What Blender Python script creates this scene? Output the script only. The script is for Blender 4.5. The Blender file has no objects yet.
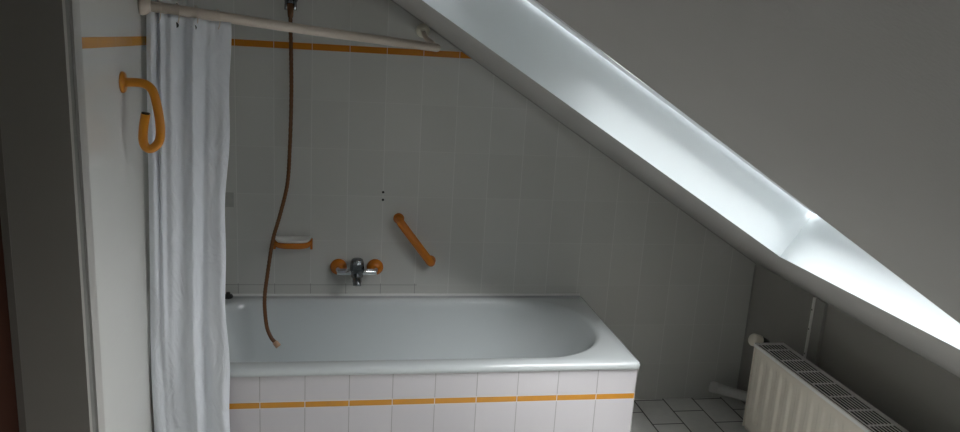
import bpy, bmesh, math, random
from mathutils import Vector, Matrix
random.seed(4)
scn = bpy.context.scene
COL = scn.collection
PI = math.pi
FZ = 0.586                      # floor lies this far under the tile course z = 0 of the survey

# ------------------------------------------------------------------ camera
cam = bpy.data.cameras.new('camera')
cam.sensor_width = 36.0
cam.lens = 751.14 / 960.0 * 36.0
cam.clip_start = 0.02
co = bpy.data.objects.new('camera', cam)
COL.objects.link(co)
yaw, pitch, roll = 0.183, 0.2281, 0.0596
cy, sy, cp, sp, cr, sr = math.cos(yaw), math.sin(yaw), math.cos(pitch), math.sin(pitch), math.cos(roll), math.sin(roll)
fwd = Vector((sy*cp, cy*cp, -sp)); rt = Vector((cy, -sy, 0)); up = rt.cross(fwd)
r_ = rt*cr + up*sr; u_ = -rt*sr + up*cr
co.matrix_world = Matrix(((r_.x, u_.x, -fwd.x, 0.1402), (r_.y, u_.y, -fwd.y, 0.0),
                          (r_.z, u_.z, -fwd.z, 1.0631+FZ), (0, 0, 0, 1)))
scn.camera = co

# ------------------------------------------------------------------ light and exposure
world = bpy.data.worlds.new('overcast_sky'); scn.world = world
world.use_nodes = True
bg = world.node_tree.nodes['Background']
# overcast sky: dim towards the horizon, brightest where the sun stands behind the cloud
wt = world.node_tree
def wnode(op, a, b=None):
    n = wt.nodes.new('ShaderNodeMath'); n.operation = op
    for i, v in enumerate((a, b)):
        if v is None: continue
        if isinstance(v, (int, float)): n.inputs[i].default_value = v
        else: wt.links.new(v, n.inputs[i])
    return n.outputs[0]
def lobe(az, el, power, strength):
    """soft bright patch of cloud; az in degrees from +X towards +Y"""
    a, e = math.radians(az), math.radians(el)
    vd = wt.nodes.new('ShaderNodeVectorMath'); vd.operation = 'DOT_PRODUCT'
    wt.links.new(wtc.outputs['Generated'], vd.inputs[0])
    vd.inputs[1].default_value = (math.cos(e)*math.cos(a), math.cos(e)*math.sin(a), math.sin(e))
    return wnode('MULTIPLY', wnode('POWER', wnode('MAXIMUM', vd.outputs['Value'], 0.0), power), strength)
wtc = wt.nodes.new('ShaderNodeTexCoord')
sky = wnode('ADD', wnode('ADD', lobe(-90, 25, 12.0, 56.0), lobe(32, 42, 7.0, 24.0)), lobe(180, 84, 12.0, 13.0))
wt.links.new(wnode('ADD', sky, 3.9), bg.inputs['Strength'])
bg.inputs['Color'].default_value = (0.97, 0.985, 1.0, 1)
scn.view_settings.view_transform = 'Standard'
scn.view_settings.look = 'None'
scn.view_settings.gamma = 1
scn.view_settings.use_curve_mapping = False
scn.view_settings.exposure = -0.15

def portal(loc, nrm, sx, sy_):
    L = bpy.data.lights.new('roof_window_daylight', 'AREA'); L.shape = 'RECTANGLE'; L.size = sx; L.size_y = sy_
    L.cycles.is_portal = True
    o = bpy.data.objects.new('roof_window_daylight', L); COL.objects.link(o)
    o.location = loc
    o.rotation_euler = (-Vector(nrm)).to_track_quat('-Z', 'Y').to_euler()
    return o

# ------------------------------------------------------------------ materials
def mat(name, color, rough=0.5, metal=0.0, spec=0.5, noise=0.0, nscale=8.0, bump=0.0, bscale=60.0, coat=0.0):
    m = bpy.data.materials.new(name); m.use_nodes = True
    nt = m.node_tree; b = nt.nodes['Principled BSDF']
    b.inputs['Base Color'].default_value = (*color, 1)
    b.inputs['Roughness'].default_value = rough
    b.inputs['Metallic'].default_value = metal
    b.inputs['Specular IOR Level'].default_value = spec
    b.inputs['Coat Weight'].default_value = coat
    tc = nt.nodes.new('ShaderNodeTexCoord')
    if noise > 0:
        n = nt.nodes.new('ShaderNodeTexNoise'); n.inputs['Scale'].default_value = nscale; n.inputs['Detail'].default_value = 4
        nt.links.new(tc.outputs['Object'], n.inputs['Vector'])
        mx = nt.nodes.new('ShaderNodeMix'); mx.data_type = 'RGBA'
        mx.inputs['A'].default_value = (*[c*(1-noise) for c in color], 1)
        mx.inputs['B'].default_value = (*[min(1, c*(1+noise)) for c in color], 1)
        nt.links.new(n.outputs['Fac'], mx.inputs['Factor'])
        nt.links.new(mx.outputs['Result'], b.inputs['Base Color'])
    if bump > 0:
        n2 = nt.nodes.new('ShaderNodeTexNoise'); n2.inputs['Scale'].default_value = bscale; n2.inputs['Detail'].default_value = 3
        nt.links.new(tc.outputs['Object'], n2.inputs['Vector'])
        bp = nt.nodes.new('ShaderNodeBump'); bp.inputs['Strength'].default_value = bump; bp.inputs['Distance'].default_value = 0.002
        nt.links.new(n2.outputs['Fac'], bp.inputs['Height']); nt.links.new(bp.outputs['Normal'], b.inputs['Normal'])
    return m

class NB:
    """small node-maths helper"""
    def __init__(s, nt): s.nt = nt
    def m(s, op, a, b=None, c=None):
        n = s.nt.nodes.new('ShaderNodeMath'); n.operation = op
        for i, v in enumerate((a, b, c)):
            if v is None: continue
            if isinstance(v, (int, float)): n.inputs[i].default_value = v
            else: s.nt.links.new(v, n.inputs[i])
        return n.outputs[0]
    def line(s, v, off, period, half):
        """1 within half of the joints at off + k*period"""
        f = s.m('FRACT', s.m('DIVIDE', s.m('SUBTRACT', v, off - period*0.5), period))
        d = s.m('MULTIPLY', s.m('ABSOLUTE', s.m('SUBTRACT', f, 0.5)), period)
        return s.m('SUBTRACT', 1.0, s.m('SMOOTH_MIN', s.m('DIVIDE', d, half), 1.0, 0.2)), d
    def mask(s, d, half):
        n = s.nt.nodes.new('ShaderNodeMapRange'); n.interpolation_type = 'SMOOTHSTEP'
        n.inputs['From Min'].default_value = half*0.5; n.inputs['From Max'].default_value = half*1.5
        n.inputs['To Min'].default_value = 1; n.inputs['To Max'].default_value = 0
        s.nt.links.new(d, n.inputs['Value']); return n.outputs[0]
    def dist(s, v, off, period):
        f = s.m('FRACT', s.m('DIVIDE', s.m('SUBTRACT', v, off - period*0.5), period))
        return s.m('MULTIPLY', s.m('ABSOLUTE', s.m('SUBTRACT', f, 0.5)), period)
    def mix(s, fac, a, b):
        n = s.nt.nodes.new('ShaderNodeMix'); n.data_type = 'RGBA'
        s.nt.links.new(fac, n.inputs['Factor'])
        for k, v in (('A', a), ('B', b)):
            if isinstance(v, tuple): n.inputs[k].default_value = (*v, 1)
            else: s.nt.links.new(v, n.inputs[k])
        return n.outputs['Result']

def tiles(name, haxis, hoff, hper, voff, vper, color, grout, stripe=None, orange=(0.62, 0.27, 0.03),
          half=0.0011, rough=0.16, dark_row=None, vary=0.03, wav=0.10, spec=0.5, joint=1.0, bevel=0.2, hj=1.0):
    """glazed wall tiles in object metres; stripe=(z, half height)"""
    m = bpy.data.materials.new(name); m.use_nodes = True
    nt = m.node_tree; b = nt.nodes['Principled BSDF']; N = NB(nt)
    tc = nt.nodes.new('ShaderNodeTexCoord'); sx = nt.nodes.new('ShaderNodeSeparateXYZ')
    nt.links.new(tc.outputs['Object'], sx.inputs[0])
    H = sx.outputs[haxis]; V = sx.outputs['Z']
    dh = N.dist(H, hoff, hper)
    if stripe:
        zs, hs = stripe
        # courses above the listello start again at its top edge
        above = N.m('GREATER_THAN', V, zs)
        v2 = N.m('SUBTRACT', V, N.m('MULTIPLY', above, 2*hs))
        dv = N.dist(v2, zs-hs, vper)
        ds = N.m('ABSOLUTE', N.m('SUBTRACT', V, zs))
        ins = N.m('LESS_THAN', ds, hs)
        dedge = N.m('ABSOLUTE', N.m('SUBTRACT', ds, hs))
        dv = N.m('ADD', N.m('MULTIPLY', dv, N.m('SUBTRACT', 1.0, ins)), N.m('MULTIPLY', dedge, ins))
    else:
        dv = N.dist(V, voff, vper)
    hv = hj
    if dark_row:
        fz = N.m('MULTIPLY', N.m('GREATER_THAN', V, dark_row[0]), N.m('LESS_THAN', V, dark_row[1]))
        fx = N.m('MULTIPLY', N.m('GREATER_THAN', H, dark_row[2]), N.m('LESS_THAN', H, dark_row[3]))
        dkm = N.m('MULTIPLY', fz, fx); hv = N.m('MAXIMUM', hj, dkm)
    g = N.m('MAXIMUM', N.mask(dh, half), N.m('MULTIPLY', N.mask(dv, half), hv))
    g = N.m('MULTIPLY', g, joint)
    # slight tone change from tile to tile
    cid = nt.nodes.new('ShaderNodeCombineXYZ')
    nt.links.new(N.m('FLOOR', N.m('DIVIDE', N.m('SUBTRACT', H, hoff), hper)), cid.inputs[0])
    nt.links.new(N.m('FLOOR', N.m('DIVIDE', N.m('SUBTRACT', V, voff), vper)), cid.inputs[1])
    wn = nt.nodes.new('ShaderNodeTexWhiteNoise'); nt.links.new(cid.outputs[0], wn.inputs['Vector'])
    base = N.mix(wn.outputs['Value'], tuple(c*(1-vary) for c in color), tuple(min(1, c*(1+vary)) for c in color))
    if stripe: base = N.mix(ins, base, orange)
    gr = grout
    if dark_row:
        (z0, z1, x0, x1, dk) = dark_row
        fz = N.m('MULTIPLY', N.m('GREATER_THAN', V, z0), N.m('LESS_THAN', V, z1))
        fx = N.m('MULTIPLY', N.m('GREATER_THAN', H, x0), N.m('LESS_THAN', H, x1))
        gr = N.mix(N.m('MULTIPLY', fz, fx), grout, dk)
    if stripe:      # the listello is set in white joints
        near = N.m('LESS_THAN', ds, stripe[1]+0.002)
        gr = N.mix(near, gr, (0.72, 0.70, 0.66))
    nt.links.new(N.mix(g, base, gr), b.inputs['Base Color'])
    mr = N.m('ADD', rough, N.m('MULTIPLY', g, 0.5)); nt.links.new(mr, b.inputs['Roughness'])
    b.inputs['Specular IOR Level'].default_value = spec
    no = nt.nodes.new('ShaderNodeTexNoise'); no.inputs['Scale'].default_value = 9; no.inputs['Detail'].default_value = 2
    nt.links.new(tc.outputs['Object'], no.inputs['Vector'])
    hgt = N.m('ADD', N.m('MULTIPLY', no.outputs['Fac'], wav), N.m('MULTIPLY', g, -bevel))
    bp = nt.nodes.new('ShaderNodeBump'); bp.inputs['Strength'].default_value = 0.5; bp.inputs['Distance'].default_value = 0.003
    nt.links.new(hgt, bp.inputs['Height']); nt.links.new(bp.outputs['Normal'], b.inputs['Normal'])
    return m

TH = 0.1984
WHT = (0.60, 0.60, 0.58)
M = {}
M['tile_back'] = tiles('back_wall_tiles', 'X', 0.0, 0.15, FZ, TH, (0.62, 0.62, 0.59), (0.71, 0.71, 0.68),
                       stripe=(1.003+FZ, 0.0135), dark_row=(FZ-0.06, FZ+0.004, -0.4, 0.46, (0.20, 0.20, 0.19)),
                       orange=(0.55, 0.20, 0.015), half=0.0012, hj=0.35, joint=0.8)
M['tile_side'] = tiles('side_wall_tiles', 'Y', 0.113, 0.15, FZ, TH, (0.70, 0.70, 0.67), (0.71, 0.71, 0.68),
                       stripe=(1.005+FZ, 0.0135), orange=(0.66, 0.30, 0.03), vary=0.01, joint=0.12)
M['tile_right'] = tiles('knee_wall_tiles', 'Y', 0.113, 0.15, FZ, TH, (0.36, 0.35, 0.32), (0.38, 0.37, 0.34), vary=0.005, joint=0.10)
M['tile_apron'] = tiles('bath_apron_tiles', 'X', -0.1336, 0.15, FZ, 0.20, (0.66, 0.635, 0.655), (0.36, 0.34, 0.34),
                        stripe=(-0.1904+FZ, 0.0118), orange=(0.64, 0.275, 0.02), half=0.0013, vary=0.02)
M['plaster'] = mat('white_painted_plaster', (0.44, 0.432, 0.41), 0.75, noise=0.03, nscale=5, bump=0.15, bscale=220)
M['reveal'] = mat('white_window_lining', (0.81, 0.87, 0.89), 0.38, noise=0.015, nscale=4)
M['jamb'] = mat('grey_painted_door_lining', (0.33, 0.32, 0.29), 0.5, noise=0.05, nscale=3)
M['casing'] = mat('pale_door_casing', (0.62, 0.61, 0.58), 0.4, noise=0.03)
M['brown'] = mat('red_brown_door_wood', (0.028, 0.008, 0.003), 0.7, spec=0.15, noise=0.25, nscale=5)
M['enamel'] = mat('white_bath_enamel', (0.66, 0.70, 0.71), 0.13, noise=0.01, coat=0.4)
M['yellow'] = mat('orange_yellow_plastic', (0.66, 0.25, 0.015), 0.28, noise=0.03)
M['orange'] = mat('deep_orange_plastic', (0.62, 0.19, 0.012), 0.25, noise=0.03)
M['cream'] = mat('cream_plastic', (0.76, 0.66, 0.57), 0.35, noise=0.03)
M['white'] = mat('white_plastic', (0.88, 0.87, 0.83), 0.3)
M['rad'] = mat('radiator_enamel', (0.86, 0.80, 0.69), 0.35, noise=0.02)
M['radtop_lit'] = mat('lit_radiator_grille_enamel', (0.90, 0.89, 0.85), 0.35)  # whiter than the panels, to paint in the light on top
M['chrome'] = mat('chrome', (0.75, 0.76, 0.78), 0.12, metal=1)
M['smoke'] = mat('worn_dark_chrome', (0.22, 0.23, 0.24), 0.2, metal=1)
M['black'] = mat('black_rubber', (0.01, 0.01, 0.01), 0.4)
M['hose'] = mat('brown_shower_hose', (0.17, 0.07, 0.025), 0.25, metal=0.0, noise=0.12, nscale=40)
M['boxing'] = mat('grey_painted_boxing', (0.34, 0.335, 0.31), 0.6, noise=0.05)
M['seal'] = mat('white_silicone', (0.80, 0.80, 0.79), 0.3)
M['frame'] = mat('white_window_frame', (0.82, 0.84, 0.86), 0.3)
M['gasket'] = mat('grey_window_gasket', (0.25, 0.26, 0.28), 0.5)

def floor_mat():
    m = bpy.data.materials.new('grey_floor_tiles'); m.use_nodes = True
    nt = m.node_tree; b = nt.nodes['Principled BSDF']; N = NB(nt)
    tc = nt.nodes.new('ShaderNodeTexCoord'); sx = nt.nodes.new('ShaderNodeSeparateXYZ')
    nt.links.new(tc.outputs['Object'], sx.inputs[0])
    X, Y = sx.outputs['X'], sx.outputs['Y']
    ci = N.m('FLOOR', N.m('DIVIDE', N.m('SUBTRACT', X, 1.687), 0.152))
    odd = N.m('PINGPONG', ci, 1.0)
    dx = N.dist(X, 1.687, 0.152)
    y2 = N.m('ADD', Y, N.m('MULTIPLY', odd, 0.115))
    dy = N.dist(y2, 3.035, 0.23)
    g = N.mask(N.m('MINIMUM', dx, dy), 0.0028)
    no = nt.nodes.new('ShaderNodeTexNoise'); no.inputs['Scale'].default_value = 30
    nt.links.new(tc.outputs['Object'], no.inputs['Vector'])
    base = N.mix(no.outputs['Fac'], (0.72, 0.72, 0.70), (0.84, 0.84, 0.81))
    nt.links.new(N.mix(g, base, (0.03, 0.03, 0.03)), b.inputs['Base Color'])
    b.inputs['Roughness'].default_value = 0.4
    bp = nt.nodes.new('ShaderNodeBump'); bp.inputs['Distance'].default_value = 0.002; bp.inputs['Strength'].default_value = 0.6
    nt.links.new(N.m('SUBTRACT', 1.0, g), bp.inputs['Height']); nt.links.new(bp.outputs['Normal'], b.inputs['Normal'])
    return m
M['floor'] = floor_mat()

def curtain_mat():
    m = bpy.data.materials.new('white_curtain_cloth'); m.use_nodes = True
    nt = m.node_tree; b = nt.nodes['Principled BSDF']; out = nt.nodes['Material Output']
    b.inputs['Base Color'].default_value = (0.90, 0.93, 0.985, 1); b.inputs['Roughness'].default_value = 0.65
    tr = nt.nodes.new('ShaderNodeBsdfTranslucent'); tr.inputs['Color'].default_value = (0.86, 0.87, 0.90, 1)
    mx = nt.nodes.new('ShaderNodeMixShader'); mx.inputs[0].default_value = 0.06
    nt.links.new(b.outputs[0], mx.inputs[1]); nt.links.new(tr.outputs[0], mx.inputs[2]); nt.links.new(mx.outputs[0], out.inputs['Surface'])
    tc = nt.nodes.new('ShaderNodeTexCoord')
    mp = nt.nodes.new('ShaderNodeMapping'); mp.inputs['Scale'].default_value = (1, 1, 0.45)
    n = nt.nodes.new('ShaderNodeTexNoise'); n.inputs['Scale'].default_value = 14; n.inputs['Detail'].default_value = 5; n.inputs['Distortion'].default_value = 0.8
    nt.links.new(tc.outputs['Object'], mp.inputs[0]); nt.links.new(mp.outputs[0], n.inputs['Vector'])
    bp = nt.nodes.new('ShaderNodeBump'); bp.inputs['Strength'].default_value = 0.7; bp.inputs['Distance'].default_value = 0.028
    nt.links.new(n.outputs['Fac'], bp.inputs['Height']); nt.links.new(bp.outputs['Normal'], b.inputs['Normal'])
    return m
M['curtain'] = curtain_mat()

def glass_mat():
    m = bpy.data.materials.new('window_pane_glass'); m.use_nodes = True
    nt = m.node_tree; out = nt.nodes['Material Output']; nt.nodes.remove(nt.nodes['Principled BSDF'])
    t = nt.nodes.new('ShaderNodeBsdfTransparent'); t.inputs['Color'].default_value = (0.97, 0.97, 0.965, 1)
    g = nt.nodes.new('ShaderNodeBsdfGlossy'); g.inputs['Roughness'].default_value = 0.02
    f = nt.nodes.new('ShaderNodeFresnel'); f.inputs['IOR'].default_value = 1.3
    mx = nt.nodes.new('ShaderNodeMixShader')
    nt.links.new(f.outputs[0], mx.inputs[0]); nt.links.new(t.outputs[0], mx.inputs[1]); nt.links.new(g.outputs[0], mx.inputs[2])
    nt.links.new(mx.outputs[0], out.inputs['Surface'])
    return m
M['glass'] = glass_mat()

# ------------------------------------------------------------------ geometry helpers (all coordinates are world metres)
def V(x, y, z): return Vector((x, y, z))
def S(x, y, z): return Vector((x, y, z+FZ))           # survey height -> floor height

def wloc(o):
    v = Vector((0, 0, 0))
    while o is not None: v += o.location; o = o.parent
    return v

def obj(name, bm, m, parent=None, smooth=False, bevel=0.0, seg=2):
    off = wloc(parent)
    if off.length > 0: bmesh.ops.translate(bm, verts=bm.verts, vec=-off)
    bmesh.ops.recalc_face_normals(bm, faces=bm.faces)
    me = bpy.data.meshes.new(name); bm.to_mesh(me); bm.free()
    me.materials.append(M[m] if isinstance(m, str) else m)
    for p in me.polygons: p.use_smooth = smooth
    o = bpy.data.objects.new(name, me); COL.objects.link(o)
    if parent: o.parent = parent
    if bevel:
        b = o.modifiers.new('bevel', 'BEVEL'); b.width = bevel; b.segments = seg; b.limit_method = 'ANGLE'; b.angle_limit = 0.6
        b.harden_normals = False
    if smooth:
        try:
            me.shade_smooth() if False else None
        except Exception: pass
    return o

def tag(o, label, cat=None, group=None, kind=None):
    if label: o['label'] = label
    if cat: o['category'] = cat
    if group: o['group'] = group
    if kind: o['kind'] = kind
    return o

def thing(name, loc, label, cat, group=None):
    o = bpy.data.objects.new(name, None); o.empty_display_size = 0.05; COL.objects.link(o)
    o.location = loc
    return tag(o, label, cat, group)

def struct(name, bm, m, parent=None, **k):
    o = obj(name, bm, m, parent, **k)
    if parent is None: o['kind'] = 'structure'
    return o

def box(bm, x0, x1, y0, y1, z0, z1):
    vs = [bm.verts.new((x, y, z)) for x in (x0, x1) for y in (y0, y1) for z in (z0, z1)]
    for f in ((0, 1, 3, 2), (4, 6, 7, 5), (0, 4, 5, 1), (2, 3, 7, 6), (0, 2, 6, 4), (1, 5, 7, 3)):
        bm.faces.new([vs[i] for i in f])
    return vs

def hexa(bm, p):
    """box from 8 points: 4 of one face then the 4 opposite ones"""
    vs = [bm.verts.new(q) for q in p]
    for f in ((0, 3, 2, 1), (4, 5, 6, 7), (0, 1, 5, 4), (1, 2, 6, 5), (2, 3, 7, 6), (3, 0, 4, 7)):
        bm.faces.new([vs[i] for i in f])

def prism(bm, poly, off):
    """closed prism from a planar polygon (list of Vectors) extruded by off"""
    a = [bm.verts.new(p) for p in poly]; b = [bm.verts.new(p+off) for p in poly]
    bm.faces.new(a); bm.faces.new(list(reversed(b)))
    n = len(a)
    for i in range(n): bm.faces.new((a[i], b[i], b[(i+1) % n], a[(i+1) % n]))

def frames(pts, closed=False):
    out = []; n = len(pts); prev = None
    for i, p in enumerate(pts):
        t = (pts[min(i+1, n-1)] - pts[max(i-1, 0)]).normalized()
        if prev is None:
            a = Vector((0, 0, 1)) if abs(t.z) < 0.9 else Vector((1, 0, 0))
            s = t.cross(a).normalized()
        else:
            s = (prev - t*prev.dot(t)).normalized()
        prev = s; out.append((p, s, t.cross(s)))
    return out

def tube(bm, pts, rad, n=16, caps=True):
    pts = [Vector(p) for p in pts]
    rr = rad if isinstance(rad, (list, tuple)) else [rad]*len(pts)
    rings = []
    for (p, s, b), r in zip(frames(pts), rr):
        rings.append([bm.verts.new(p + s*math.cos(2*PI*k/n)*r + b*math.sin(2*PI*k/n)*r) for k in range(n)])
    for a, c in zip(rings, rings[1:]):
        for k in range(n): bm.faces.new((a[k], a[(k+1) % n], c[(k+1) % n], c[k]))
    if caps: bm.faces.new(rings[0]); bm.faces.new(list(reversed(rings[-1])))

def spline(pts, per=8):
    """Catmull-Rom through the points"""
    P = [Vector(p) for p in pts]; P = [P[0]*2-P[1]] + P + [P[-1]*2-P[-2]]
    out = []
    for i in range(1, len(P)-2):
        a, b, c, d = P[i-1], P[i], P[i+1], P[i+2]
        for k in range(per):
            t = k/per
            out.append(0.5*((2*b) + (c-a)*t + (2*a-5*b+4*c-d)*t*t + (3*b-a-3*c+d)*t**3))
    out.append(P[-2]); return out

def lathe(bm, origin, axis, prof, n=28):
    """prof: (radius, distance along axis)"""
    axis = Vector(axis).normalized(); origin = Vector(origin)
    a = Vector((0, 0, 1)) if abs(axis.z) < 0.9 else Vector((1, 0, 0))
    s = axis.cross(a).normalized(); b = axis.cross(s)
    rings = []
    for r, h in prof:
        c = origin + axis*h
        if r < 1e-5: rings.append([bm.verts.new(c)])
        else: rings.append([bm.verts.new(c + s*math.cos(2*PI*k/n)*r + b*math.sin(2*PI*k/n)*r) for k in range(n)])
    for p, q in zip(rings, rings[1:]):
        for k in range(n):
            k2 = (k+1) % n
            if len(p) == 1 and len(q) == 1: continue
            if len(p) == 1: bm.faces.new((p[0], q[k2], q[k]))
            elif len(q) == 1: bm.faces.new((p[k], p[k2], q[0]))
            else: bm.faces.new((p[k], p[k2], q[k2], q[k]))
    for r in (rings[0], rings[-1]):
        if len(r) > 1: bm.faces.new(r)

def B(): return bmesh.new()

# ------------------------------------------------------------------ room shell
YB = 3.1633; XL = -0.475; XR = 2.078; YF = -1.3
SL, SC = -0.62101, 1.39859+FZ                 # sloping ceiling: z = SL*x + SC
ang = math.atan(-SL); NR = Vector((math.sin(ang), 0, math.cos(ang)))   # its outward normal
def rz(x): return SL*x + SC

b = B(); box(b, XL-0.3, XR+0.12, YF-0.1, YB+0.12, -0.1, 0.0); struct('floor', b, 'floor')
b = B(); prism(b, [V(XL-0.3, YB, 0), V(XR+0.1, YB, 0), V(XR+0.1, YB, rz(XR+0.1)+0.02), V(XL-0.3, YB, rz(XL-0.3)+0.02)], V(0, 0.1, 0))
struct('wall_back', b, 'tile_back')
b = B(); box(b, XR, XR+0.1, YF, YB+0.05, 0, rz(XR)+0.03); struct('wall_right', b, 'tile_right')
b = B(); prism(b, [V(XL-0.3, YF, 0), V(XR+0.1, YF, 0), V(XR+0.1, YF, rz(XR+0.1)+0.02), V(XL-0.3, YF, rz(XL-0.3)+0.02)], V(0, -0.1, 0))
struct('wall_front', b, 'plaster')

# left wall: tiled part, plain strip, doorway 0.92..1.80
YT = 1.935          # tiles end here
YD1, YD0 = 1.845, 1.02
b = B(); box(b, XL-0.17, XL, YT, YB+0.05, 0, rz(XL)+0.02); struct('wall_left', b, 'tile_side')
b = B()
box(b, XL-0.17, XL+0.003, YD1+0.040, YT, 0, rz(XL)+0.02)
box(b, XL-0.17, XL-0.003, YD1, YD1+0.040, 2.02, rz(XL)+0.02)
box(b, XL-0.17, XL-0.003, YF, YD0, 0, rz(XL)+0.02)
box(b, XL-0.17, XL-0.003, YD0, YD1, 2.02, rz(XL)+0.02)
struct('wall_left', b, 'plaster')
d = bpy.data.objects.new('door_1', None); COL.objects.link(d); d.location = (XL-0.16, YD0, 0); d['kind'] = 'structure'
b = B()       # lining: the far jamb faces the room, head and near jamb complete it
box(b, XL-0.158, XL+0.002, YD1-0.018, YD1, 0, 2.02)
box(b, XL-0.158, XL+0.002, YD0, YD0+0.018, 0, 2.02)
box(b, XL-0.158, XL+0.002, YD0+0.018, YD1-0.018, 2.002, 2.02)
obj('door_lining', b, 'jamb', d)
b = B()       # casing round the opening on the bathroom side
box(b, XL-0.17, XL-0.002, YD1-0.006, YD1+0.040, 0, 2.06)
box(b, XL-0.003, XL+0.010, YD0-0.030, YD0+0.016, 0, 2.06)
box(b, XL-0.003, XL+0.010, YD0+0.016, YD1-0.016, 2.006, 2.06)
M['casgrey'] = mat('mid_grey_casing_paint', (0.17, 0.167, 0.157), 0.5, noise=0.05)
obj('door_casing', b, 'casgrey', d, bevel=0.002)
b = B(); box(b, XL-0.006, XL+0.0005, YD1-0.0105, YD1-0.0055, 0, 2.02); obj('edge_bead', b, 'white', d, bevel=0.001)
b = B()       # rebate strip on the hall side
box(b, XL-0.158, XL-0.142, YD1-0.0192, YD1-0.018, 0, 2.0)
M['stop'] = mat('brown_grey_stop_paint', (0.20, 0.185, 0.165), 0.5)
obj('door_stop', b, 'stop', d)
b = B(); box(b, XL-0.21, XL-0.158, YD0-0.04, YD1+0.04, 0.004, 2.06)
obj('door_leaf', b, 'brown', d, bevel=0.003)

# sloping ceiling with the roof window opening (slightly out of square, as it was built)
HX0, HX1 = 0.30, 1.575
def hole(inner):
    off = NR*0.182 if not inner else NR*0.0
    q = [(HX0, 2.385), (HX1, 2.205), (HX1, 1.16), (HX0, 1.205)] if inner else \
        [(HX0-0.02, 2.345), (HX1+0.006, 2.208), (HX1+0.006, 1.14), (HX0-0.02, 1.18)]
    return [V(x, y, rz(x)) + off for x, y in q]
hi, ho = hole(True), hole(False)
b = B()
X0, X1 = XL-0.3, XR+0.1; Y0, Y1 = YF-0.1, YB+0.1
outer = [V(X0, Y1, rz(X0)), V(X1, Y1, rz(X1)), V(X1, Y0, rz(X1)), V(X0, Y0, rz(X0))]
ov = [b.verts.new(p) for p in outer]; iv = [b.verts.new(p) for p in hi]
uv = [b.verts.new(p) for p in ho]; tv = [b.verts.new(p+NR*0.182) for p in outer]
for k in range(4):
    k2 = (k+1) % 4
    b.faces.new((ov[k], ov[k2], iv[k2], iv[k])); b.faces.new((tv[k], tv[k2], uv[k2], uv[k])); b.faces.new((ov[k], ov[k2], tv[k2], tv[k]))
struct('ceiling', b, 'plaster')
# window: lining, frame, pane
wn = bpy.data.objects.new('window_1', None); COL.objects.link(wn); wn.location = sum(ho, Vector())/4; wn['kind'] = 'structure'
def lining():
    """four boards, gently twisted as built"""
    b = B(); n = 24; cen_i = sum(hi, Vector())/4
    for k in range(4):
        k2 = (k+1) % 4
        a, c_, d_, e = hi[k], hi[k2], ho[k2], ho[k]
        G = [[b.verts.new(a.lerp(c_, i/n).lerp(e.lerp(d_, i/n), j/6)) for j in range(7)] for i in range(n+1)]
        fs = []
        for i in range(n):
            for j in range(6): fs.append(b.faces.new((G[i][j], G[i+1][j], G[i+1][j+1], G[i][j+1])))
    return b
wl = obj('window_lining', lining(), 'reveal', wn)
sm = wl.modifiers.new('board', 'SOLIDIFY'); sm.thickness = 0.004; sm.offset = 0
def ringframe(cor, win, wout, h0, h1):
    """rectangular frame following the four corners; inset win..wout, from h0 to h1 along the roof normal"""
    c = sum(cor, Vector())/4; b = B()
    def ins(p, dd):
        v = (c-p); ax = Vector((math.cos(ang), 0, -math.sin(ang))); ay = Vector((0, 1, 0))
        return p + ax*math.copysign(dd, v.dot(ax)) + ay*math.copysign(dd, v.dot(ay))
    for k in range(4):
        p, q = cor[k], cor[(k+1) % 4]
        P = [ins(p, win), ins(q, win), ins(q, wout), ins(p, wout)]
        hexa(b, [x+NR*h0 for x in P] + [x+NR*h1 for x in P])
    return b
obj('window_gasket', ringframe(ho, -0.02, 0.014, -0.003, 0.03), 'gasket', wn)
obj('window_frame', ringframe(ho, 0.014, 0.075, -0.005, 0.03), 'frame', wn)
b = B(); prism(b, [p+NR*0.03 for p in ho], NR*0.004); obj('window_pane', b, 'glass', wn)
# unseen blind added outside the pane to darken the upper lining
BX = 0.82
def blocker_pt(x, y, h): return V(x, y, rz(x)) + NR*h
b = B(); prism(b, [blocker_pt(HX0-0.03, 2.29, 0.222), blocker_pt(BX, 2.27, 0.222), blocker_pt(BX, 1.14, 0.222), blocker_pt(HX0-0.03, 1.16, 0.222)], NR*0.0015)
M['sky_blocker'] = mat('sky_blocker_cloth', (0.45, 0.43, 0.40), 0.8, noise=0.03, nscale=60)
obj('added_sky_blocker', b, 'sky_blocker', wn)
b = B(); tube(b, [blocker_pt(BX, 2.26, 0.224), blocker_pt(BX, 1.15, 0.224)], 0.006, 10); obj('sky_blocker_bar', b, 'frame', wn)
portal(sum(ho, Vector())/4+NR*0.07, NR, 1.45, 1.05)
# bead along the joints and edge strips
b = B(); hexa(b, [S(-0.47, YB-0.007, -0.0545), S(1.215, YB-0.007, -0.0545), S(1.215, YB, -0.0545), S(-0.47, YB, -0.0545),
                  S(-0.47, YB-0.005, -0.043), S(1.215, YB-0.005, -0.043), S(1.215, YB, -0.043), S(-0.47, YB, -0.043)])
struct('trim_1', b, 'seal')
b = B(); tube(b, [S(XR-0.001, YB-0.001, -FZ), S(XR-0.001, YB-0.001, 0.10)], 0.004, 8); struct('trim_2', b, 'boxing')
b = B(); tube(b, [V(XL, YB-0.001, rz(XL)-0.001), V(XR, YB-0.001, rz(XR)-0.001)], 0.003, 8); struct('trim_3', b, 'boxing')
b = B(); tube(b, [V(XR-0.001, YB, rz(XR)), V(XR-0.001, YF, rz(XR))], 0.003, 8); struct('trim_4', b, 'boxing')

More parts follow.
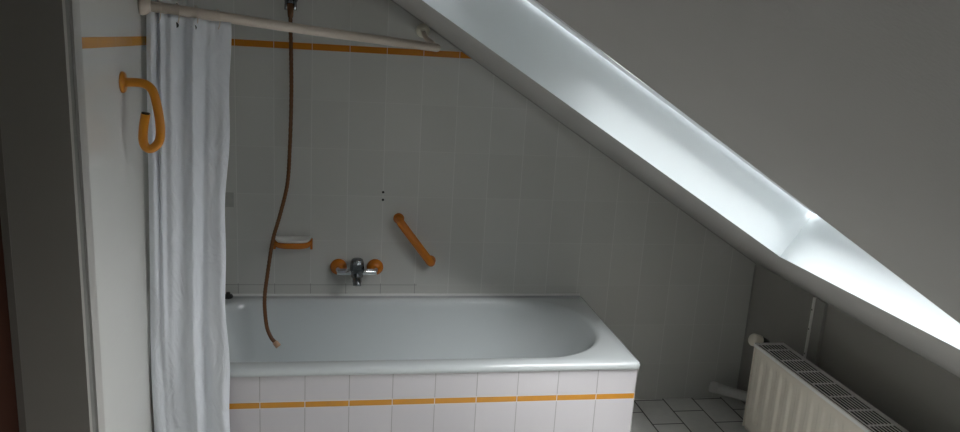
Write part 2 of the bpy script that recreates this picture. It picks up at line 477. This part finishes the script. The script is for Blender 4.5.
# ------------------------------------------------------------------ bathtub
ZR = -0.0515 + FZ                                 # rim height
def rrect(x0, x1, y0, y1, rl, rr, z, nc=12, ns=14):
    """rounded rectangle ring, rl / rr = corner radii of the left / right end; equal vertex count for each call"""
    P = []
    cs = [(x1-rr, y0+rr, rr, -PI/2), (x1-rr, y1-rr, rr, 0), (x0+rl, y1-rl, rl, PI/2), (x0+rl, y0+rl, rl, PI)]
    for i, (cx, cy_, r, a0) in enumerate(cs):
        for k in range(nc+1):
            a = a0 + PI/2*k/nc; P.append(V(cx+r*math.cos(a), cy_+r*math.sin(a), z))
        nx = cs[(i+1) % 4]; A = P[-1]; Bp = V(nx[0]+nx[2]*math.cos(nx[3]), nx[1]+nx[2]*math.sin(nx[3]), z)
        for k in range(1, ns): P.append(A.lerp(Bp, k/ns))
    return P
TX0, TX1, TY0, TY1 = XL+0.002, 1.226, YB-0.741, YB-0.0005
tub_rings = []
def ring(x0, x1, y0, y1, rl, rr, z): tub_rings.append(rrect(x0, x1, y0, y1, rl, rr, z))
ring(TX0+.008, TX1-.008, TY0+.008, TY1-.004, .012, .012, ZR-0.027)
ring(TX0, TX1, TY0, TY1, .014, .014, ZR-0.027)
ring(TX0, TX1, TY0, TY1, .014, .014, ZR-0.012)
ring(TX0+.004, TX1-.004, TY0+.004, TY1, .014, .014, ZR-0.004)
ring(TX0+.012, TX1-.012, TY0+.012, TY1-.001, .014, .014, ZR)
ring(-0.385, 1.168, 2.478, 3.112, .16, .28, ZR)
ring(-0.375, 1.158, 2.486, 3.103, .16, .28, ZR-0.003)
ring(-0.368, 1.149, 2.494, 3.096, .16, .28, ZR-0.012)
for t in (0.08, 0.2, 0.35, 0.5, 0.65, 0.78, 0.88, 0.95, 0.985, 1.0):
    z = ZR-0.012-0.40*t
    e = t**1.0; f = max(0, t-0.8)/0.2; g = 1-math.sqrt(max(0, 1-f*f))
    ring(-0.368+0.07*e+0.06*g, 1.149-0.25*e-0.10*g, 2.494+0.04*e+0.06*g, 3.096-0.04*e-0.06*g, .16, .28-0.04*e, z)
b = B(); rv = [[b.verts.new(p) for p in R] for R in tub_rings]
for a, c in zip(rv, rv[1:]):
    n = len(a)
    for k in range(n): b.faces.new((a[k], a[(k+1) % n], c[(k+1) % n], c[k]))
# bottom, filled with shrinking rings
last = rv[-1]; cen = sum((v.co for v in last), Vector())/len(last)
for s in (0.6, 0.25):
    nr = [b.verts.new(cen + (v.co-cen)*s + V(0, 0, -0.004*(1-s))) for v in rv[-1]]
    for k in range(len(nr)): b.faces.new((last[k], last[(k+1) % len(nr)], nr[(k+1) % len(nr)], nr[k]))
    last = nr
cv = b.verts.new(cen+V(0, 0, -0.006))
for k in range(len(last)): b.faces.new((last[k], last[(k+1) % len(last)], cv))
bt = thing('bathtub', (0.4, 2.79, 0.0), 'white enamelled built-in bathtub with a rounded right end along the tiled wall', 'bathtub')
tub = obj('tub_shell', b, 'enamel', bt, smooth=True)
b = B(); lathe(b, V(-0.314, 2.80, ZR-0.13), (1, 0, 0.12), [(0, 0), (0.034, 0), (0.036, 0.004), (0.030, 0.010), (0, 0.012)])
obj('overflow_cover', b, 'chrome', bt, smooth=True)
b = B(); lathe(b, V(-0.12, 2.80, ZR-0.4155), (0, 0, 1), [(0.035, 0), (0.035, 0.003), (0.028, 0.004), (0, 0.004)])
obj('drain_ring', b, 'chrome', bt, smooth=True)

# tiled bath surround
b = B()
AY = YB-0.730; AX = 1.2175
prism(b, [V(XL+0.002, AY, 0), V(AX, AY, 0), V(AX, YB-0.002, 0), V(AX-0.02, YB-0.002, 0), V(AX-0.02, AY+0.02, 0), V(XL+0.002, AY+0.02, 0)], V(0, 0, ZR-0.030))
ap = obj('bath_surround', b, 'tile_apron'); tag(ap, 'white tiled bath surround with a thin orange stripe under the tub rim', 'bath panel')

b = B(); lathe(b, V(-0.338, 3.138, ZR+0.0005), (0, 0, 1), [(0, 0), (0.019, 0), (0.021, 0.005), (0.017, 0.013), (0.009, 0.016), (0.009, 0.023), (0, 0.025)])
pl = obj('bath_plug', b, 'black', smooth=True); tag(pl, 'small black rubber plug lying on the back rim of the bathtub beside the curtain', 'plug')

# ------------------------------------------------------------------ curtain rail
P0, P1 = S(XL+0.004, 2.47, 1.110), S(0.505, 3.10, 1.027)
rail = thing('curtain_rail', P0, 'cream plastic shower curtain rail crossing from the left wall to the back wall', 'curtain rail')
dr = (P1-P0).normalized()
b = B(); tube(b, [P0+dr*0.01, P0.lerp(P1, .5)+V(0, 0, -0.003), P1-dr*0.012, P1-dr*0.004, P1], [0.0165, 0.0165, 0.0165, 0.014, 0.010], 20)
obj('rail_tube', b, 'cream', rail, smooth=True)
b = B(); lathe(b, P0, (1, 0.15, 0), [(0.028, -0.004), (0.030, 0.004), (0.025, 0.020), (0.021, 0.022), (0.021, 0.027)])
obj('wall_cup', b, 'cream', rail, smooth=True)
WF = S(0.442, YB, 1.092)
b = B(); lathe(b, WF, (0, -1, 0), [(0.027, 0), (0.029, 0.006), (0.027, 0.016), (0.018, 0.020), (0.015, 0.024), (0.006, 0.024), (0.005, 0.018), (0, 0.018)])
M['flange'] = mat('pale_yellowed_plastic', (0.90, 0.86, 0.72), 0.3)
fl = obj('wall_flange', b, 'flange', rail, smooth=True)
b = B(); tube(b, spline([WF+V(0.002, -0.018, -0.008), WF+V(0.012, -0.04, -0.03), P1-dr*0.03+V(0, 0, 0.012)], 5), 0.010, 12)
obj('bracket_arm', b, 'cream', rail, smooth=True)

# ------------------------------------------------------------------ shower curtain
def railpt(x):
    t = (x-P0.x)/(P1.x-P0.x); return P0.lerp(P1, t)
NU, NV = 220, 120
ZB = 0.05
keys_top = [0.0, 0.06, 0.115, 0.17, 0.33, 0.36, 0.62, 0.66, 1.0]
def fold(u, v):
    """displacement towards the room (metres) for width u, height v (0 top .. 1 bottom)"""
    a = 0.0
    k = 1-0.88*min(1, v*1.35)
    a += 0.016*k*math.exp(-((u-0.07)/0.045)**2)
    a += 0.016*k*math.exp(-((u-0.17-0.03*v)/0.03)**2)
    a -= 0.015*k*math.exp(-((u-0.12-0.03*v)/0.02)**2)
    a += 0.022*k*math.exp(-((u-0.30)/0.06)**2)
    a -= 0.014*math.exp(-((u-0.42-0.02*v)/0.06)**2)*k
    a += (0.024-0.008*v)*math.exp(-((u-0.56-0.01*math.sin(3*v))/0.055)**2)
    a -= 0.012*math.exp(-((u-0.68-0.02*v)/0.05)**2)
    a += 0.006*math.sin(u*7+2*v)*v
    a += 0.010*math.exp(-((u-0.93)/0.07)**2)
    a += 0.0022*math.sin(23*u+5*math.sin(4*v))*(0.5+v) + 0.0035*v*max(0, u-0.55)*2.2*math.sin(34*v+14*u+3*math.sin(11*v))*(0.6+0.4*math.sin(17*v+5*u))
    return a
b = B(); grid = []
for j in range(NV+1):
    v = j/NV; row = []
    for i in range(NU+1):
        u = i/NU
        xt_ = XL+0.018 + 0.222*u                     # along the rail
        top = railpt(xt_) + V(0, -0.004, -0.015)
        xb = XL+0.012 + 0.232*u + 0.006*math.sin(7*v+2*u)*v
        yb = 2.395 - 0.006*u
        s = min(1.0, v/0.85); s = s*(2-s)
        z = top.z*(1-v) + ZB*v
        y = top.y*(1-s) + yb*s
        x = xt_*(1-s) + xb*s
        edge = (0.004*math.sin(11*v)+0.003*math.sin(29*v+1)) * u**6
        f = fold(u, v)
        row.append(b.verts.new((max(XL+0.004, x+edge), y - f, z)))
    grid.append(row)
for j in range(NV):
    for i in range(NU): b.faces.new((grid[j][i], grid[j][i+1], grid[j+1][i+1], grid[j+1][i]))
cur = thing('shower_curtain', (XL+0.14, 2.42, 0.05), 'white crinkled shower curtain gathered at the left end of the cream rail', 'shower curtain')
cl = obj('curtain_cloth', b, 'curtain', cur, smooth=True)
sm = cl.modifiers.new('thick', 'SOLIDIFY'); sm.thickness = 0.0014
for u in (0.34, 0.56, 0.83, 0.13):
    xt_ = XL+0.018+0.222*u; p = railpt(xt_)+V(0, -0.004-fold(u, 0.02), -0.045)
    b = B()
    lathe(b, p+V(0, 0.0005, 0), (0.1, -1, 0), [(0.0035, 0), (0.0080, 0.0), (0.0085, 0.002), (0.0072, 0.003), (0.0035, 0.002)], 16)
    obj('eyelet', b, 'smoke', cl, smooth=True)
    b = B(); q = railpt(xt_)
    ax = dr
    s = ax.cross(V(0, 0, 1)).normalized(); t_ = s.cross(ax)
    tube(b, [q + V(0, -0.002, -0.012) + (s*math.cos(a)*0.021 + t_*math.sin(a)*0.034) for a in [2*PI*k/24 for k in range(25)]], 0.0014, 6, caps=False)
    obj('curtain_ring', b, 'cream', cur, smooth=True)

# ------------------------------------------------------------------ yellow handrail on the left wall
KL = (0.1402-XL)/0.5902
def L(x, y, z): return S(0.1402+(x-0.1402)*KL, y*KL, 1.0631+(z-1.0631)*KL)
g = thing('handrail', L(-.45, 2.16, 0.902), 'bent orange-yellow hook-shaped handrail sticking out of the left wall beside the curtain', 'handrail')
b = B(); lathe(b, L(-.45, 2.16, 0.902), (1, 0, 0), [(0.030, 0), (0.030, 0.004), (0.027, 0.008), (0.013, 0.009), (0.0125, 0.014)])
obj('flange', b, 'yellow', g, smooth=True)
hp = spline([L(-.444, 2.16, 0.902), L(-0.415, 2.16, 0.903), L(-0.392, 2.158, 0.900), L(-0.374, 2.157, 0.885), L(-0.364, 2.156, 0.85),
             L(-0.357, 2.154, 0.80), L(-0.357, 2.152, 0.760), L(-0.366, 2.150, 0.738), L(-0.382, 2.148, 0.727), L(-0.394, 2.146, 0.733), L(-0.399, 2.144, 0.752),
             L(-0.396, 2.142, 0.785), L(-0.389, 2.14, 0.822)], 6)
b = B(); tube(b, hp, 0.0125, 18); obj('rail_bar', b, 'yellow', g, smooth=True)
b = B(); tube(b, [hp[-1], hp[-1]+(hp[-1]-hp[-2]).normalized()*0.004], 0.0112, 18); obj('end_plug', b, 'black', g, smooth=True)['label'] = 'black end plug'

# ------------------------------------------------------------------ shower hose and its wall holder
h = thing('shower_holder', S(-0.083, YB, 1.16), 'dark chrome shower head holder high on the back wall above the brown hose', 'shower holder')
b = B(); lathe(b, S(-0.083, YB, 1.185), (0, -1, 0), [(0.026, 0), (0.027, 0.004), (0.022, 0.010), (0.010, 0.013), (0.010, 0.03)])
obj('wall_rosette', b, 'smoke', h, smooth=True)
b = B()
tube(b, [S(-0.098, YB-0.028, 1.20), S(-0.098, YB-0.040, 1.14)], [0.006, 0.008], 12)
tube(b, [S(-0.066, YB-0.028, 1.20), S(-0.066, YB-0.040, 1.14)], [0.006, 0.008], 12)
tube(b, [S(-0.100, YB-0.032, 1.185), S(-0.064, YB-0.032, 1.185)], 0.009, 12)
obj('fork', b, 'smoke', h, smooth=True)
hs = thing('shower_hose', S(-0.082, 3.12, 1.13), 'brown shower hose hanging down the back wall into the bathtub', 'shower hose')
hpts = [S(-0.081, 3.120, 1.150), S(-0.082, 3.12, 1.109), S(-0.079, 3.115, 0.948), S(-0.078, 3.112, 0.792), S(-0.083, 3.10, 0.594), S(-0.091, 3.08, 0.455),
        S(-0.118, 3.065, 0.332), S(-0.145, 3.045, 0.230), S(-0.166, 3.03, 0.087), S(-0.175, 3.0, -0.013), S(-0.166, 2.98, -0.113), S(-0.148, 2.97, -0.162), S(-0.130, 2.962, -0.183)]
sp_ = spline(hpts, 26)
b = B(); tube(b, sp_, [0.0078+0.0005*math.sin(i*2.1) for i in range(len(sp_))], 14); obj('hose_tube', b, 'hose', hs, smooth=True)
b = B(); lathe(b, S(-0.082, 3.120, 1.165), (0, 0, -1), [(0.007, 0), (0.012, 0.002), (0.013, 0.02), (0.011, 0.045), (0.009, 0.055)], 16); obj('top_nut', b, 'hose', hs, smooth=True)
e = sp_[-1]; dd = (sp_[-1]-sp_[-3]).normalized()
b = B(); lathe(b, e-dd*0.004, dd, [(0.0085, 0), (0.0115, 0.002), (0.0125, 0.022), (0.0115, 0.026), (0.006, 0.026)], 16)
M['tip'] = mat('pale_tan_hose_nut', (0.60, 0.38, 0.24), 0.3)
obj('end_nut', b, 'tip', hs, smooth=True)['label'] = 'pale tan end nut'

# ------------------------------------------------------------------ soap dish
sd = thing('soap_dish', S(-0.072, YB, 0.18), 'orange wall soap dish with a white tray beside the brown hose', 'soap dish')
def dring(hx, dy, z, bk=0.001, n=40):
    """D-shaped ring: half width, depth, height, distance of its straight side from the wall"""
    P = []
    for k in range(n+1):
        a = PI*k/n; c, q = math.cos(a), math.sin(a)
        P.append(V(-0.072 + math.copysign(abs(c)**0.55, c)*hx, YB - bk - (dy-bk)*max(q, 1e-9)**0.7, z+FZ+0.019))
    return P
def dish(rings, back, close_top):
    b = B(); R = [[b.verts.new(p) for p in r] for r in rings]
    n = len(R[0])
    for a, c in zip(R, R[1:]):
        for k in range(n): b.faces.new((a[k], a[(k+1) % n], c[(k+1) % n], c[k]))
    b.faces.new(R[0]); b.faces.new(list(reversed(R[-1])))
    return b
b = dish([dring(.062, .062, .155), dring(.074, .078, .161), dring(.079, .085, .172), dring(.080, .086, .183), dring(.078, .084, .186),
          dring(.074, .080, .186, .005), dring(.070, .076, .180, .007), dring(.060, .066, .170, .010)], 0, 0)
for x in (-0.151, 0.001): box(b, x-0.003, x+0.007, YB-0.016, YB, 0.160+FZ, 0.206+FZ)
dh_ = obj('dish_holder', b, 'orange', sd, smooth=True, bevel=0.002)
b = dish([dring(.055, .062, .172, .010), dring(.069, .075, .184, .006), dring(.074, .081, .190, .002), dring(.073, .080, .196, .003), dring(.070, .077, .197, .006), dring(.066, .073, .188, .010), dring(.058, .065, .176, .018), dring(.030, .040, .174, .022)], 0, 0)
obj('dish_tray', b, 'white', dh_, smooth=True)['label'] = 'white tray'

# ------------------------------------------------------------------ bath mixer
mx_ = thing('bath_mixer', S(0.195, YB, 0.08), 'chrome bath mixer tap with two round orange wall rosettes', 'bath tap')
for x in (0.118, 0.274):
    b = B(); lathe(b, S(x, YB, 0.081), (0, -1, 0), [(0.035, 0), (0.036, 0.006), (0.031, 0.018), (0.022, 0.027), (0.014, 0.030), (0.013, 0.03)])
    obj('rosette', b, 'orange', mx_, smooth=True)['label'] = 'orange rosette'
    b = B(); tube(b, spline([S(x, YB-0.028, 0.081), S(x, YB-0.048, 0.080), S(x+(0.012 if x < .2 else -0.012), YB-0.062, 0.078)], 4), 0.011, 14); obj('union', b, 'chrome', mx_, smooth=True)
b = B(); tube(b, [S(0.112, YB-0.064, 0.077), S(0.115, YB-0.064, 0.077), S(0.277, YB-0.064, 0.077), S(0.280, YB-0.064, 0.077)], [0.011, 0.014, 0.014, 0.011], 20)
obj('body', b, 'chrome', mx_, smooth=True)
b = B()
lathe(b, S(0.196, YB-0.062, 0.050), (0, -0.12, 1), [(0.020, 0), (0.027, 0.008), (0.031, 0.05), (0.030, 0.070), (0.024, 0.084), (0, 0.088)], 10)
obj('control_knob', b, 'smoke', mx_)['label'] = 'faceted smoky control knob'
b = B(); tube(b, spline([S(0.196, YB-0.064, 0.066), S(0.196, YB-0.095, 0.058), S(0.196, YB-0.120, 0.050), S(0.196, YB-0.128, 0.036)], 5), [0.019]*5+[0.019]*5+[0.017]*6, 16)
obj('spout', b, 'smoke', mx_, smooth=True)
b = B(); tube(b, [S(0.196, YB-0.075, 0.12), S(0.198, YB-0.11, 0.138)], [0.006, 0.008], 12); obj('lever', b, 'chrome', mx_, smooth=True)

# ------------------------------------------------------------------ orange grab bar
ga = thing('grab_bar', S(0.445, YB, 0.198), 'orange diagonal grab bar on the back wall to the right of the tap', 'grab bar')
A_, B_ = S(0.370, YB, 0.300), S(0.515, YB, 0.112)
dab = (B_-A_).normalized(); out_ = V(0, -1, 0)
for P in (A_, B_):
    b = B(); lathe(b, P, out_, [(0.023, 0), (0.0235, 0.005), (0.021, 0.012), (0.018, 0.016)]); obj('flange', b, 'orange', ga, smooth=True)
gp = [A_+out_*0.008, A_+out_*0.034, A_+out_*0.047+dab*0.006, A_+out_*0.055+dab*0.022, A_.lerp(B_, .5)+out_*0.058,
      B_+out_*0.055-dab*0.022, B_+out_*0.047-dab*0.006, B_+out_*0.034, B_+out_*0.008]
b = B(); tube(b, spline(gp, 6), 0.0178, 18); obj('bar', b, 'orange', ga, smooth=True)

# two drilled holes in the tile and the grey patch by the curtain
for z, t in ((0.413, 'upper'), (0.380, 'lower')):
    b = B(); lathe(b, S(0.3000, YB+0.0002, z), (0, -1, 0), [(0.0055, 0), (0.0055, 0.0012), (0.003, 0.0015), (0, 0.0008)], 12)
    o = obj('screw_hole', b, 'black'); tag(o, 'small black screw hole in the back wall tiles, %s of the two' % t, 'screw hole', 'screw holes above the tap')
b = B(); box(b, -0.347, -0.312, YB-0.0015, YB, 0.336+FZ, 0.398+FZ)
M['patch'] = mat('dull_grey_adhesive', (0.42, 0.42, 0.40), 0.6, noise=0.15, nscale=50)
o = obj('adhesive_patch', b, 'patch'); tag(o, 'dull grey square adhesive patch on the back wall right of the curtain', 'patch')

# ------------------------------------------------------------------ radiator
RX0, RX1, RY0, RY1 = 1.862, 1.998, 1.56, 2.735
RZ0, RZ1 = 0.075, -0.115+FZ
rad = thing('radiator', (1.93, 2.15, 0.0), 'cream white panel radiator with a slotted top grille standing before the low right wall', 'radiator')
def panel(xf, sgn):
    b = B(); ny = int((RY1-RY0-0.03)/0.0035); ys = [RY0+0.012+(RY1-RY0-0.024)*i/ny for i in range(ny+1)]
    zz = [RZ0+0.003, RZ0+0.03, RZ0+0.055, RZ0+0.068, RZ0+0.08, RZ1-0.085, RZ1-0.072, RZ1-0.058, RZ1-0.042, RZ1-0.030, RZ1-0.016, RZ1-0.010]
    amp = [0, 0, 0, 0.3, 1, 1, 0.75, 0.3, 0, 0, 0, 0]
    dpt = [0.004, 0, 0, 0, 0, 0, 0, 0, 0, 0, 0.0, 0.004]
    G = []
    for z, a, dp in zip(zz, amp, dpt):
        row = []
        for y in ys:
            ph = ((RY1-0.050-y) / 0.0715) % 1.0
            w = 0.5-0.5*math.cos(2*PI*ph); w = max(0.0, min(1.0, (w-0.22)/0.5)); w = w*w*(3-2*w)
            e = 1.0 if RY0+0.03 < y < RY1-0.03 else 0.0
            row.append(b.verts.new((xf + sgn*(dp + 0.009*a*w*e), y, z)))
        G.append(row)
    for r1, r2 in zip(G, G[1:]):
        for i in range(len(ys)-1): b.faces.new((r1[i], r1[i+1], r2[i+1], r2[i]))
    # close the water panel at the back
    ex = bmesh.ops.extrude_face_region(b, geom=list(b.faces))
    for v in [v for v in ex['geom'] if isinstance(v, bmesh.types.BMVert)]: v.co.x = xf + sgn*0.020
    return b
obj('front_panel', panel(RX0+0.004, 1), 'rad', rad, smooth=True)
obj('rear_panel', panel(RX1-0.004, -1), 'rad', rad, smooth=True)
# convector fins between the panels, blackened as shade under the grille
b = B()
for k in range(100):
    y = RY0+0.012+(RY1-RY0-0.024)*k/99; box(b, RX0+0.0245, RX1-0.0245, y-0.0022, y+0.0022, RZ0+0.03, RZ1-0.012)
box(b, RX0+0.018, RX1-0.004, RY0+0.006, RY1-0.006, RZ1-0.0092, RZ1-0.0088)  # black sheet painted in as the shade below the slots
M['fins'] = mat('shade_black_convector_steel', (0.02, 0.02, 0.02), 0.8)
obj('convector_fins_and_shade', b, 'fins', rad)
for y in (RY0, RY1-0.0015):
    b = B(); box(b, RX0+0.002, RX1-0.002, y, y+0.0015, RZ0+0.01, RZ1-0.003); obj('side_cover', b, 'rad', rad)
b = B(); zt = RZ1
box(b, RX0, RX0+0.004, RY0, RY1, zt-0.014, zt-0.001)           # folded lip of the cover
box(b, RX0+0.004, RX0+0.016, RY0, RY1, zt-0.0085, zt-0.0065)   # sunken edge behind the lip
box(b, RX0+0.016, RX0+0.020, RY0, RY1, zt-0.003, zt)
box(b, RX1-0.004, RX1, RY0, RY1, zt-0.008, zt)
box(b, RX0, RX1, RY1-0.005, RY1, zt-0.010, zt)
box(b, RX0, RX1, RY0, RY0+0.005, zt-0.010, zt)
x0, x1 = RX0+0.020, RX1-0.004
for k in range(1, 8):
    xx = x0+(x1-x0)*k/8; box(b, xx-0.0019, xx+0.0019, RY0+0.005, RY1-0.005, zt-0.0022, zt)
for k in range(11):
    q = 2.66-0.1045*k
    for e in (-0.004, 0.0015): box(b, x0, x1, q+e, q+e+0.0025, zt-0.0026, zt+0.0002)
obj('top_grille', b, 'radtop_lit', rad)
# thermostat valve at the far end
VP = V(1.893, RY1+0.003, RZ1-0.012)
b = B(); tube(b, [V(1.925, RY1-0.01, RZ1-0.03), V(1.925, RY1+0.035, RZ1-0.03)], 0.011, 14)
lathe(b, V(1.925, RY1+0.035, RZ1-0.015), (-0.8, 0.0, 0.25), [(0, -0.022), (0.020, -0.018), (0.023, 0.0), (0.024, 0.020), (0, 0.022)], 18)
vb = obj('valve_body', b, 'black', rad, smooth=True); vb['label'] = 'dark valve body'
b = B(); lathe(b, V(1.925, RY1+0.035, RZ1-0.015), (-0.8, 0.0, 0.25), [(0.017, 0.010), (0.022, 0.014), (0.027, 0.018), (0.028, 0.024), (0.0275, 0.052), (0.023, 0.059), (0, 0.061)], 24)
hd = obj('thermostat_head', b, 'rad', vb, smooth=True)
b = B(); tube(b, spline([V(1.925, RY1+0.035, RZ1-0.05), V(1.925, RY1+0.035, 0.2), V(1.93, RY1+0.035, 0.0)], 4), 0.0075, 10); obj('supply_pipe', b, 'rad', rad, smooth=True)
for y in (RY0+0.2, RY1-0.2):
    for z in (RZ1-0.09, RZ0+0.04):
        b = B(); box(b, RX1-0.006, XR-0.001, y-0.02, y+0.02, z, z+0.03); obj('wall_bracket', b, 'rad', rad)

# ------------------------------------------------------------------ vertical pipe boxing on the knee wall
bx = thing('pipe_boxing', (XR, 2.635, 0), 'narrow grey vertical pipe boxing on the right wall behind the radiator', 'pipe boxing')
b = B(); box(b, XR-0.016, XR, 2.598, 2.660, 0.0, rz(XR)-0.004+0.008); obj('boxing_board', b, 'boxing', bx, bevel=0.002)
b = B(); box(b, XR-0.022, XR, 2.660, 2.670, 0.0, rz(XR)+0.004); obj('edge_strip', b, 'white', bx)['label'] = 'thin white edge strip'
for z in (0.645, 0.56, 0.45):
    b = B(); lathe(b, V(XR-0.0218, 2.665, z), (-1, 0, 0), [(0.004, 0), (0.003, 0.001), (0, 0.0012)], 10); obj('screw', b, 'black', bx)

# ------------------------------------------------------------------ waste pipe stub in the corner
wp = thing('waste_pipe', S(1.99, 3.03, -0.50), 'fat white capped waste pipe low in the far right corner', 'waste pipe')
a_, c_ = S(1.905, 3.10, -0.497), S(XR-0.001, 2.965, -0.505)
d2 = (c_-a_).normalized()
b = B(); tube(b, [a_, a_+d2*0.004, c_], [0.021, 0.024, 0.024], 20); M['pvc'] = mat('light_grey_pipe_plastic', (0.55, 0.55, 0.53), 0.45)
obj('pipe', b, 'pvc', wp, smooth=True)
b = B(); lathe(b, a_-d2*0.012, d2, [(0, 0), (0.025, 0.002), (0.0275, 0.008), (0.0275, 0.035), (0.025, 0.038)], 20); obj('cap', b, 'pvc', wp, smooth=True)
b = B(); lathe(b, c_, (-1, 0.0, 0), [(0.040, 0), (0.040, 0.003), (0.030, 0.008)], 20); obj('wall_collar', b, 'pvc', wp, smooth=True)
